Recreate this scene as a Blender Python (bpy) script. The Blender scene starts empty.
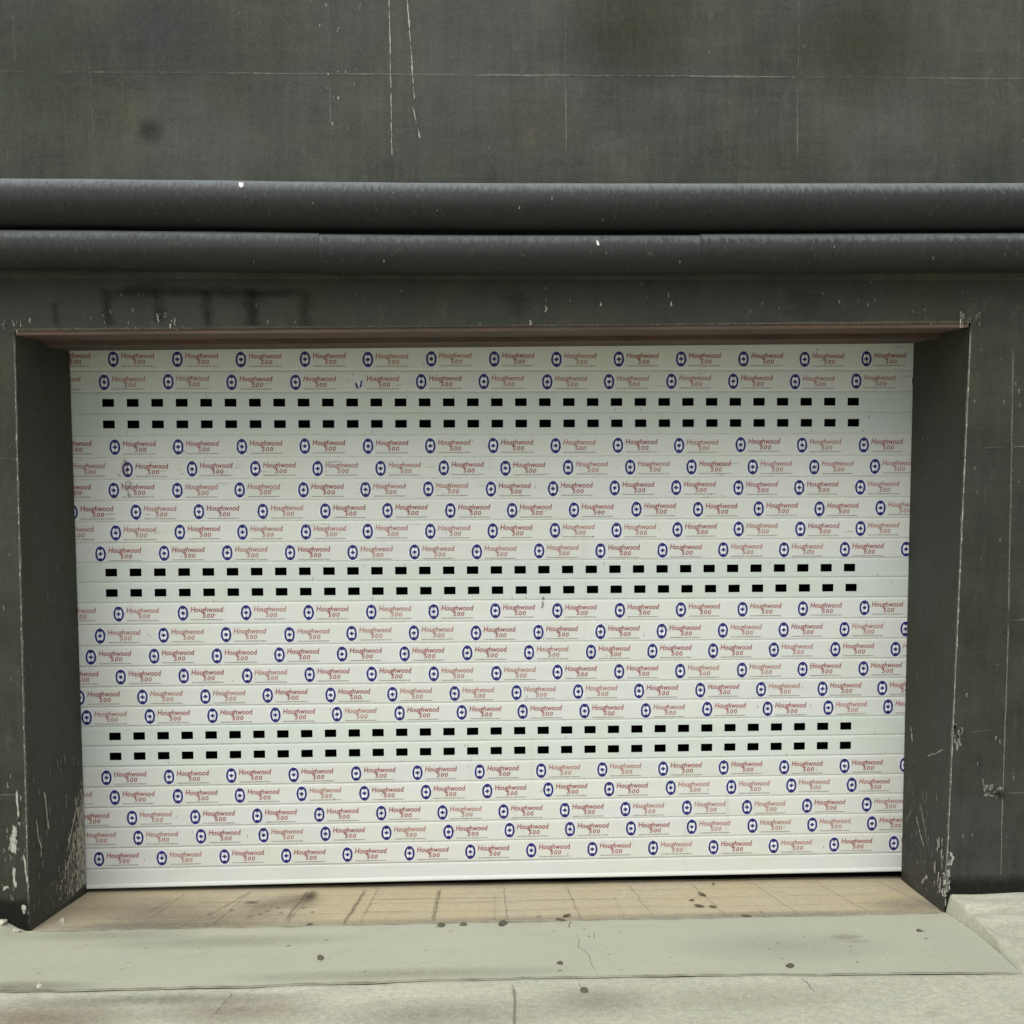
import bpy, bmesh, math, random
from mathutils import Vector, Matrix, noise as mn
random.seed(7)
S = bpy.context.scene
COL = S.collection
W = 3.1; HW = W / 2
D = 0.456                      # wall thickness in front of the door
DOOR_H = 2.0281

# ------------------------------------------------------------------ node helpers
def new_mat(name):
    m = bpy.data.materials.new(name); m.use_nodes = True
    nt = m.node_tree; nt.nodes.clear()
    return m, G(nt)

class G:
    """small builder for shader graphs"""
    def __init__(s, nt):
        s.nt = nt
        s.pos = s.n('ShaderNodeNewGeometry').outputs['Position']
    def n(s, t, **kw):
        nd = s.nt.nodes.new(t)
        for k, v in kw.items(): setattr(nd, k, v)
        return nd
    def put(s, sock, v):
        if isinstance(v, bpy.types.NodeSocket): s.nt.links.new(v, sock)
        elif isinstance(v, (tuple, list)) and len(v) == 3 and sock.type == 'RGBA': sock.default_value = (*v, 1)
        else: sock.default_value = v
    def m(s, op, a, b=0.0, c=0.0, clamp=False):
        nd = s.n('ShaderNodeMath', operation=op, use_clamp=clamp)
        s.put(nd.inputs[0], a); s.put(nd.inputs[1], b); s.put(nd.inputs[2], c)
        return nd.outputs[0]
    def scale(s, v):
        nd = s.n('ShaderNodeVectorMath', operation='MULTIPLY'); s.put(nd.inputs[0], s.pos); nd.inputs[1].default_value = v
        return nd.outputs[0]
    def noise(s, sc, vec=(1, 1, 1), detail=4, rough=.55, dist=0.0):
        nd = s.n('ShaderNodeTexNoise'); s.put(nd.inputs['Vector'], s.scale(vec))
        nd.inputs['Scale'].default_value = sc; nd.inputs['Detail'].default_value = detail
        nd.inputs['Roughness'].default_value = rough; nd.inputs['Distortion'].default_value = dist
        return nd.outputs['Fac']
    def ramp(s, v, lo, hi, a=0.0, b=1.0):
        nd = s.n('ShaderNodeMapRange', interpolation_type='SMOOTHSTEP')
        s.put(nd.inputs['Value'], v); nd.inputs['From Min'].default_value = lo; nd.inputs['From Max'].default_value = hi
        nd.inputs['To Min'].default_value = a; nd.inputs['To Max'].default_value = b
        return nd.outputs['Result']
    def mix(s, f, a, b, blend='MIX'):
        nd = s.n('ShaderNodeMix', data_type='RGBA', blend_type=blend)
        s.put(nd.inputs[0], f); s.put(nd.inputs[6], a); s.put(nd.inputs[7], b)
        return nd.outputs[2]
    def gray(s, v):
        nd = s.n('ShaderNodeCombineColor')
        for i in range(3): s.put(nd.inputs[i], v)
        return nd.outputs[0]
    def bsdf(s, col, rough=.6, spec=.4, bump=None, dist=.002, strength=1.0, alpha=None):
        b = s.n('ShaderNodeBsdfPrincipled'); o = s.n('ShaderNodeOutputMaterial')
        s.put(b.inputs['Base Color'], col); s.put(b.inputs['Roughness'], rough)
        b.inputs['Specular IOR Level'].default_value = spec
        if bump is not None:
            bp = s.n('ShaderNodeBump'); bp.inputs['Distance'].default_value = dist; bp.inputs['Strength'].default_value = strength
            s.put(bp.inputs['Height'], bump); s.nt.links.new(bp.outputs[0], b.inputs['Normal'])
        if alpha is not None: s.put(b.inputs['Alpha'], alpha)
        s.nt.links.new(b.outputs[0], o.inputs[0])
        return b

def wall_material(name, base, green=.3, lift=.5, fine=1.0, rough=.62):
    m, g = new_mat(name)
    big = g.noise(1.6, detail=3); mid = g.noise(5.5, detail=5, rough=.6)
    vst = g.noise(38, (1, 1, .10), detail=5, rough=.75, dist=.3); hst = g.noise(34, (.13, .4, 1), detail=5, rough=.75, dist=.3)
    gr = g.noise(190, detail=4, rough=.75)
    t = g.m('ADD', g.m('MULTIPLY', g.m('SUBTRACT', vst, .5), .75 * fine), g.m('MULTIPLY', g.m('SUBTRACT', hst, .5), .6 * fine))
    t = g.m('ADD', t, g.m('MULTIPLY', g.m('SUBTRACT', mid, .5), 1.5))
    t = g.m('ADD', t, g.m('MULTIPLY', g.m('SUBTRACT', gr, .5), 1.5 * fine))
    t = g.m('ADD', t, g.m('MULTIPLY', g.m('SUBTRACT', big, .5), lift))
    v = g.m('MAXIMUM', g.m('ADD', t, 1.0), .25)
    tint = g.noise(1.1, (1, 1, .8), detail=3)
    c = g.mix(g.ramp(tint, .38, .62), tuple(x for x in base), (base[0] * .92, base[1] * (1 + .08 * green), base[2] * (1 - .40 * green)))
    tint2 = g.noise(.9, (1, 2.3, 1.3), detail=2)
    c = g.mix(g.ramp(tint2, .55, .72, 0, .6), c, (base[0] * 1.06, base[1] * 1.0, base[2] * 1.22))
    rust = g.ramp(g.noise(2.4, (1, 1, .7), detail=4, rough=.6), .53, .70, 0, .75)
    c = g.mix(g.m('MULTIPLY', rust, .9), c, (base[0] * 1.12, base[1] * 1.04, base[2] * .66))
    c = g.mix(1.0, c, g.gray(v), 'MULTIPLY')
    pale = g.ramp(g.m('ADD', g.noise(14, (1, 1, .6), detail=6, rough=.75), g.m('MULTIPLY', g.m('SUBTRACT', vst, .5), .35)), .58, .74)
    c = g.mix(g.m('MULTIPLY', pale, .30 * fine), c, (.125, .126, .110))
    speck = g.ramp(g.noise(120, (1, 1, .45), detail=4, rough=.7), .66, .76)
    c = g.mix(g.m('MULTIPLY', speck, .3), c, (.22, .22, .19))
    h = g.m('ADD', g.m('MULTIPLY', vst, .5), g.m('MULTIPLY', gr, .7))
    g.bsdf(c, g.ramp(mid, .3, .7, rough - .08, rough + .12), .35, h, .003, .8)
    return m

M = {}
M['upper'] = wall_material('weathered grey-green render', (.0575, .0590, .0525), .5, .9, 1.1)
M['lower'] = wall_material('dark charcoal render', (.0385, .0392, .0320), .45, .7, .9)
M['lintel'] = wall_material('darker lintel render', (.0315, .0330, .0265), .4, .6, .9)  # darkest of the wall's render tones

def marks_mat(name, thresh):
    m, g = new_mat(name)
    at = g.n('ShaderNodeVertexColor', layer_name='mark')
    a = at.outputs['Alpha']
    if thresh:
        nz = g.noise(120, (1, 1, .35), detail=5, rough=.7)
        a = g.m('ADD', a, g.m('MULTIPLY', g.m('SUBTRACT', nz, .5), 2.6))
        a = g.ramp(a, .52, .72)
    else:
        nz = g.noise(60, (1, 1, .5), detail=4, rough=.7)
        a = g.m('MULTIPLY', a, g.ramp(nz, .2, .6, .45, 1.0), clamp=True)
    sh = g.noise(80, detail=3)
    c = g.mix(1.0, at.outputs['Color'], g.gray(g.ramp(sh, .2, .8, .7, 1.2)), 'MULTIPLY')
    g.bsdf(c, .8, .2, alpha=a)
    return m
M['chip'] = marks_mat('chipped paint', True)
M['stain_shade'] = marks_mat('soft stain', False)

# pipes: glossy dark paint with fine runs
def pipe_material(name, base, top_light=.8):
    m, g = new_mat(name)
    st = g.noise(85, (1, .3, .2), detail=6, rough=.8, dist=.4); md = g.noise(6, (.4, 1, 1), detail=5, rough=.65); fine = g.noise(240, (1, 1, .5), detail=2)
    v = g.m('ADD', g.m('ADD', .95, g.m('MULTIPLY', g.m('SUBTRACT', st, .5), 2.4)), g.m('ADD', g.m('MULTIPLY', g.m('SUBTRACT', md, .5), .5), g.m('MULTIPLY', g.m('SUBTRACT', fine, .5), .5)))
    c = g.mix(1.0, base, g.gray(g.m('MAXIMUM', v, .2)), 'MULTIPLY')
    sp = g.ramp(g.noise(95, (1, 1, .35), detail=4, rough=.7), .55, .70)
    c = g.mix(g.m('MULTIPLY', sp, .35), c, (.075, .077, .070))
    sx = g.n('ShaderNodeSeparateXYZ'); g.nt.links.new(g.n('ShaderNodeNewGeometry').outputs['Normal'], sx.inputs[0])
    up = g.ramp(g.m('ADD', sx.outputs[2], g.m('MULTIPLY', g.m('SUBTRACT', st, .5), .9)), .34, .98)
    c = g.mix(g.m('MULTIPLY', up, top_light), c, (.205, .228, .235))  # pale bluish sky highlight painted into the colour of upward-facing parts
    g.bsdf(c, g.ramp(st, .3, .7, .48, .75), .35, st, .0015, .8)
    return m
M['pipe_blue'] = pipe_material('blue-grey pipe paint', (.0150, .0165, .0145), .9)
M['pipe_grey'] = pipe_material('grey pipe paint with lit top', (.0155, .0168, .0146), .95)

def brown_board():
    m, g = new_mat('rust-brown soffit paint')
    n1 = g.noise(30, (.12, 1, 1), detail=5, rough=.65); n2 = g.noise(4, detail=4)
    c = g.mix(g.ramp(n1, .3, .7), (.070, .046, .034), (.125, .088, .066))
    c = g.mix(g.ramp(n2, .42, .66, 0, .7), c, (.085, .076, .06))
    c = g.mix(g.ramp(g.noise(6, (.6, 1, 1), detail=5, rough=.7), .52, .66, 0, .8), c, (.135, .066, .042))
    c = g.mix(g.ramp(g.noise(9, (.5, 1, 1), detail=5, rough=.7), .56, .68, 0, .7), c, (.05, .045, .036))
    g.bsdf(c, .75, .3, n1, .002, .5)
    return m
M['brown'] = brown_board()

def film_white(name, base):
    m, g = new_mat(name)
    n1 = g.noise(3.2, (1, 1, 2), detail=4); n2 = g.noise(18, (.35, 1, 1.6), detail=5, rough=.6); st = g.noise(26, (1, 1, .05), detail=4, rough=.6)
    oi = g.n('ShaderNodeObjectInfo').outputs['Random']
    c = g.mix(g.ramp(n1, .35, .7), base, (base[0] * .985, base[1] * 1.0, base[2] * .93))
    v = g.m('ADD', g.m('MULTIPLY', g.m('SUBTRACT', n2, .5), .10), g.m('ADD', g.m('MULTIPLY', oi, .05), .965))
    c = g.mix(1.0, c, g.gray(v), 'MULTIPLY')
    dirt = g.m('MULTIPLY', g.ramp(st, .56, .74), g.ramp(g.noise(2.1, detail=2), .42, .66))
    c = g.mix(g.m('MULTIPLY', dirt, .22), c, (.42, .40, .31))
    sp = g.ramp(g.noise(140, detail=1), .76, .8)
    c = g.mix(g.m('MULTIPLY', sp, .18), c, (.3, .28, .22))
    w = g.noise(9, (.5, 1, 1.4), detail=3, dist=.6)
    g.bsdf(c, g.ramp(n2, .3, .7, .34, .5), .45, w, .004, .35)
    return m
M['film'] = film_white('white slat under film', (.695, .722, .690))
M['bare'] = film_white('bare grey-white slat', (.628, .690, .655))
M['rail'] = film_white('white bottom rail', (.675, .712, .690))

def flat(name, col, rough=.6, spec=.3):
    m, g = new_mat(name)
    v = g.noise(60, detail=4)
    c = g.mix(1.0, col, g.gray(g.ramp(v, .25, .75, .72, 1.25)), 'MULTIPLY')
    g.bsdf(c, rough, spec)
    return m
M['navy'] = flat('navy print', (.018, .024, .165), .45)
M['red'] = flat('dark red print', (.32, .052, .060), .5)
M['red_faint'] = flat('faded red print', (.42, .17, .155), .5)
M['red_pink'] = flat('pinkish red print', (.36, .075, .085), .5)
M['grey_print'] = flat('grey print', (.33, .32, .28), .5)
M['halo'] = flat('white print', (.76, .77, .80), .45)
M['black'] = flat('dark vent opening', (.0015, .0015, .0013), .9, .02)  # near-black lining paints the darkness inside the open vents
M['inside'] = flat('dark garage inside', (.02, .02, .02), .9, .1)
M['groove'] = flat('slat hinge grey', (.50, .51, .47), .6)

def concrete(name, a, b, dirt, scale=1.0, grain=1.0, bumpd=.004):
    m, g = new_mat(name)
    big = g.noise(2.2 * scale, detail=5, rough=.6); mid = g.noise(9 * scale, (1, 1.6, 1), detail=6, rough=.65); gr = g.noise(150, detail=3, rough=.7); sp = g.noise(42, (1, 1.7, 1), detail=4, rough=.75)
    c = g.mix(g.ramp(big, .35, .66), a, b)
    c = g.mix(g.ramp(mid, .50, .72, 0, .55), c, dirt)
    v = g.m('ADD', 1.0, g.m('ADD', g.m('MULTIPLY', g.m('SUBTRACT', gr, .5), .5 * grain), g.m('MULTIPLY', g.m('SUBTRACT', sp, .5), .55 * grain)))
    c = g.mix(1.0, c, g.gray(v), 'MULTIPLY')
    dk = g.ramp(g.noise(70, (1, 1, 1), detail=3, rough=.6), .70, .77)
    c = g.mix(g.m('MULTIPLY', dk, .45 * grain), c, (.10, .095, .075))
    h = g.m('ADD', g.m('MULTIPLY', mid, .6), g.m('ADD', g.m('MULTIPLY', sp, .35), g.m('MULTIPLY', gr, .12)))
    g.bsdf(c, .85, .25, h, bumpd, .7)
    return m
M['pavement'] = concrete('rough pale pavement concrete', (.50, .505, .405), (.43, .44, .345), (.40, .365, .285), 1.0, 1.5, .008)
M['ramp'] = concrete('smooth grey-green ramp concrete', (.450, .460, .350), (.425, .44, .345), (.39, .395, .30), .8, .45, .0015)
M['threshold'] = concrete('tan threshold concrete', (.485, .415, .270), (.47, .420, .305), (.40, .365, .275), 1.2, 1.1, .003)
M['earth'] = concrete('distant ground', (.30, .29, .25), (.25, .25, .21), (.2, .19, .16), .3, .6, .004)
M['stone_dark'] = flat('dark grit', (.105, .10, .075), .9)
M['stone_pale'] = flat('pale plaster crumb', (.50, .48, .38), .9)
M['leaf'] = flat('dry dark leaf', (.12, .10, .065), .8)

# ------------------------------------------------------------------ mesh builder
class MB:
    def __init__(s): s.v = []; s.f = []; s.mi = []; s.col = {}; s.mats = []
    def mat(s, m):
        if m not in s.mats: s.mats.append(m)
        return s.mats.index(m)
    def quad(s, pts, m, cols=None):
        b = len(s.v); s.v += [tuple(p) for p in pts]; s.f.append(list(range(b, b + len(pts)))); s.mi.append(s.mat(m))
        if cols:
            for i, c in enumerate(cols): s.col[b + i] = c
    def box(s, x0, x1, y0, y1, z0, z1, m):
        p = [(x, y, z) for x in (x0, x1) for y in (y0, y1) for z in (z0, z1)]
        b = len(s.v); s.v += p; k = s.mat(m)
        for f in ((0, 1, 3, 2), (4, 6, 7, 5), (0, 4, 5, 1), (2, 3, 7, 6), (0, 2, 6, 4), (1, 5, 7, 3)):
            s.f.append([b + i for i in f]); s.mi.append(k)
    def prism(s, poly, z0, z1, m):
        """poly: list of ((x,y) at z0, (x,y,z) at top)"""
    def ribbon(s, pts, w, col, a, m, frame, fade=True, jit=.3, edge=0.0):
        """a strip along 2-D points, three vertices wide, alpha falling to `edge` at the sides"""
        prev = None; n = len(pts)
        for i, (u, v) in enumerate(pts):
            q = pts[min(i + 1, n - 1)]; p = pts[max(i - 1, 0)]
            dx, dy = q[0] - p[0], q[1] - p[1]; L = math.hypot(dx, dy) or 1
            nx, ny = -dy / L, dx / L
            ww = w * (1 + jit * random.uniform(-1, 1)) / 2
            aa = a * ((.0 if i in (0, n - 1) else 1) if fade else 1)
            row = [frame(u - nx * ww, v - ny * ww), frame(u, v), frame(u + nx * ww, v + ny * ww)]
            ca = [(*col, edge * aa), (*col, aa), (*col, edge * aa)]
            if prev:
                for k in (0, 1):
                    s.quad([prev[0][k], prev[0][k + 1], row[k + 1], row[k]], m, [prev[1][k], prev[1][k + 1], ca[k + 1], ca[k]])
            prev = (row, ca)
    def patch(s, u0, u1, v0, v1, nu, nv, fn, col, m, frame):
        for i in range(nu):
            for j in range(nv):
                P = [(u0 + (u1 - u0) * (i + a) / nu, v0 + (v1 - v0) * (j + b) / nv) for a, b in ((0, 0), (1, 0), (1, 1), (0, 1))]
                A = [fn(*p) for p in P]
                if max(A) > 0: s.quad([frame(*p) for p in P], m, [(*col, a) for a in A])
    def build(s, name, parent=None, loc=(0, 0, 0), smooth=False, merge=False):
        me = bpy.data.meshes.new(name)
        me.from_pydata([tuple(Vector(v) - Vector(loc)) for v in s.v], [], s.f)
        for m in s.mats: me.materials.append(m)
        me.polygons.foreach_set('material_index', s.mi)
        if s.col:
            at = me.color_attributes.new('mark', 'FLOAT_COLOR', 'POINT')
            for i in range(len(s.v)): at.data[i].color = s.col.get(i, (0, 0, 0, 0))
        if smooth: me.polygons.foreach_set('use_smooth', [True] * len(me.polygons))
        me.update()
        o = bpy.data.objects.new(name, me); COL.objects.link(o)
        o.location = loc
        if parent:
            o.parent = parent; o.location = Vector(loc) - parent.location
        return o

def tag(o, label=None, cat=None, group=None, kind=None):
    if label: o['label'] = label
    if cat: o['category'] = cat
    if group: o['group'] = group
    if kind: o['kind'] = kind
    return o
def empty(name, loc):
    o = bpy.data.objects.new(name, None); COL.objects.link(o); o.location = loc; o.empty_display_size = .2
    return o
def path(p0, p1, n, wob):
    out = []
    for i in range(n + 1):
        t = i / n
        out.append((p0[0] + (p1[0] - p0[0]) * t + random.uniform(-wob, wob), p0[1] + (p1[1] - p0[1]) * t + random.uniform(-wob, wob)))
    return out

# ------------------------------------------------------------------ the wall
# leaning arrises of the opening on the wall's front plane
TL, TR = (-1.555, 2.026), (1.554, 2.053)
BL, BR = (-1.575, .051), (1.518, .058)
XO = 8.0; ZB = -.35; ZLT = 2.205; ZTOP = 6.0; YB = -.006
def soff(x): return TL[1] + (TR[1] - TL[1]) * (x - TL[0]) / (TR[0] - TL[0])
def arris(side, z):
    a, b = ((BL, TL) if side < 0 else (BR, TR)); t = (z - a[1]) / (b[1] - a[1])
    return a[0] + (b[0] - a[0]) * t
PALE = (.21, .21, .18); PALER = (.42, .42, .36); DARK = (.012, .013, .010)
front = lambda u, v: (u, -D - .0012, v)
front2 = lambda u, v: (u, -D - .0024, v)
wall = empty('building_wall', (0, -D, 0))
tag(wall, 'dark grey rendered wall framing the garage doorway', 'wall', kind='thing')

# upper cladding
mb = MB(); mb.box(-XO, XO, -D, .25, ZLT, ZTOP, M['upper'])
def grout(mb, p0, p1, w, a, wob=.0012, step=.05, m='line', col=PALE, fr=front):
    n = max(2, int(math.dist(p0, p1) / step))
    if m == 'line':
        P = path(p0, p1, n, wob)
        mb.ribbon(P, w * .75, (.215, .215, .185), min(1, a * 1.5), M['stain_shade'], fr, jit=.35, edge=.25)
        mb.ribbon(P, w * .6, PALE, a - .14, M['chip'], lambda u, v: (lambda q: (q[0], q[1] - .0008, q[2]))(fr(u, v)), jit=.45, edge=.2)
        return
    mb.ribbon(path(p0, p1, n, wob), w, col, a, M[m], fr, jit=.45, edge=.2)
for z in (2.852,):
    grout(mb, (-XO, z - .004), (-.1, z - .001), .008, .46)
    grout(mb, (-.1, z - .001), (.98, z + .001), .009, .66)
    grout(mb, (.98, z + .001), (XO, z + .004), .008, .42)
    grout(mb, (-XO, z + .745), (XO, z + .745), .006, .5)
for x in [.215 + .752 * k for k in range(-10, 11)]:
    a = .66 if -.2 < x < 1.2 else .54
    grout(mb, (x + .002, 2.58), (x - .001, 2.85), .006, a - (.12 if x > .5 else 0)); grout(mb, (x, 2.86), (x, 3.59), .006, a if x > -.2 else .2)
grout(mb, (-1.525, 2.86), (-1.525, 3.59), .007, .52)
# two long drips of pale paint, and flecks beside them
grout(mb, (-.347, 3.30), (-.343, 2.566), .006, .85, .0006, .04, 'chip', PALER, front2)
grout(mb, (-.302, 3.30), (-.268, 2.75), .007, .9, .0006, .04, 'chip', PALER, front2)
grout(mb, (-.276, 2.76), (-.262, 2.69), .006, 1.1, .0006, .02, 'chip', PALER, front2)
grout(mb, (-.262, 2.70), (-.252, 2.64), .008, .8, .0006, .02, 'chip', PALER, front2)
def flecks(mb, n, box, lo, hi, fr, col=PALER, a=1.2, tall=2.6):
    for _ in range(n):
        u = random.uniform(box[0], box[1]); v = random.uniform(box[2], box[3]); L = random.uniform(lo, hi)
        mb.ribbon([(u, v), (u + random.uniform(-.3, .3) * L, v + L * .5), (u + random.uniform(-.2, .2) * L, v + L)], L / tall, col, a, M['chip'], fr, fade=False, edge=.3)
for (x, z, L) in ((-.545, 2.84, .016), (-.515, 2.85, .014), (-.49, 2.845, .022), (-.515, 2.765, .024), (-.535, 2.68, .034), (-.51, 2.665, .034), (-.55, 2.80, .01), (-.56, 2.95, .02), (-.55, 3.05, .024), (-.57, 2.99, .018)):
    mb.ribbon([(x, z), (x + .003, z + L / 2), (x + .005, z + L)], .007, PALER, .85, M['chip'], front2, fade=True, edge=.2)
flecks(mb, 14, (-.62, -.42, 2.6, 3.1), .006, .016, front2, PALE, .9)
flecks(mb, 50, (-1.8, 1.9, 2.56, 3.2), .004, .011, front2, PALE, .8)
# dark smudges and rubbed pale patches
def smudge(mb, cx, cz, rx, rz, col, a, fr=front, m='stain_shade'):
    fn = lambda u, v: max(0, 1 - math.hypot((u - cx) / rx, (v - cz) / rz)) * a
    mb.patch(cx - rx, cx + rx, cz - rz, cz + rz, 10, 10, fn, col, M[m], fr)
smudge(mb, -1.11, 2.67, .05, .05, DARK, .5)
smudge(mb, .35, 2.64, .10, .05, (.17, .17, .15), .5); smudge(mb, .10, 2.66, .05, .08, (.17, .16, .12), .5)
grout(mb, (.30, 2.63), (.40, 2.665), .006, .5, .001, .02)
smudge(mb, 1.25, 2.70, .25, .1, (.16, .16, .14), .45); smudge(mb, -1.0, 2.62, .5, .09, (.17, .17, .15), .4)
grout(mb, (-XO, 2.507), (XO, 2.507), .010, .42, .001, .06, 'chip', (.22, .23, .22))
smudge(mb, -1.08, 2.98, .30, .22, (.088, .082, .094), .55); smudge(mb, .42, 2.98, .25, .2, (.062, .060, .036), .6); smudge(mb, 1.15, 2.95, .25, .2, (.060, .062, .034), .6); smudge(mb, -1.45, 2.9, .25, .3, (.07, .082, .066), .5)
up = mb.build('upper_cladding', wall)

# lintel band with the ghost of old dark brush strokes
mb = MB()
k = M['lintel']; n = 1
xs = [-XO, TL[0], TR[0], XO]
for i in range(3):
    x0, x1 = xs[i], xs[i + 1]; a = (2.026 if i == 0 else soff(x0)); b = (2.053 if i == 2 else soff(x1))
    if i == 0: a = b = 2.026
    if i == 2: a = b = 2.053
    e = .014 if i == 1 else 0          # the boards of the soffit fit under the middle piece
    mb.quad([(x0, -D, a + e), (x1, -D, b + e), (x1, -D, ZLT), (x0, -D, ZLT)], k)
    mb.quad([(x0, .25, a + e), (x0, -D, a + e), (x1, -D, b + e), (x1, .25, b + e)][::-1], k)
def stroke(p0, p1, w, a): mb.ribbon(path(p0, p1, 10, .004), w * 1.3, DARK, a * .62, M['stain_shade'], front, jit=.3)
stroke((-1.27, 2.165), (-.62, 2.158), .035, .75)
for x, w, a, b in ((-1.262, .04, .7, 2.05), (-1.10, .045, .7, 2.06), (-.945, .035, .75, 2.05), (-.80, .05, .95, 2.05), (-.63, .05, .6, 2.05)): stroke((x, 2.175), (x + .004, b), w, a)
stroke((-1.43, 2.13), (-1.42, 2.05), .025, .6)
stroke((.05, 2.17), (.06, 2.08), .08, .3); stroke((1.0, 2.17), (1.0, 2.07), .12, .3)
# worn pale lip along the lower edge
for x0, x1, w, a in ((-1.57, -.95, .016, .46), (-.95, 0, .012, .36), (0, .65, .012, .38), (.65, 1.56, .012, .50)):
    mb.ribbon([(x, soff(x) + .017) for x in [x0 + (x1 - x0) * i / 24 for i in range(25)]], .009, (.19, .165, .12), {.65: .95, -1.57: .7}.get(x0, .4), M['stain_shade'], front, jit=.3, edge=.2)
    mb.ribbon([(x, soff(x) + .016) for x in [x0 + (x1 - x0) * i / 24 for i in range(25)]], w, (.30, .28, .22), a, M['chip'], front, jit=.5, edge=.25)
flecks(mb, 8, (-1.11, -1.04, 2.045, 2.085), .010, .028, front2, PALER, .7)
flecks(mb, 8, (-1.60, -1.5, 2.03, 2.07), .008, .02, front2, (.35, .35, .3), .8)
flecks(mb, 10, (1.52, 1.6, 2.05, 2.09), .008, .02, front2, PALE, 1.0)
flecks(mb, 40, (-1.7, 1.8, 2.05, 2.2), .005, .012, front2, PALE)
for (x, z, L) in ((.15, 2.10, .02), (.10, 2.06, .015), (.33, 2.12, .012), (.55, 2.15, .014), (.56, 2.12, .014), (1.52, 2.05, .03)):
    mb.ribbon([(x, z), (x + .002, z + L / 2), (x, z + L)], .009, PALER, .8, M['chip'], front2, fade=False, edge=.3)
mb.build('lintel', wall)

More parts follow.
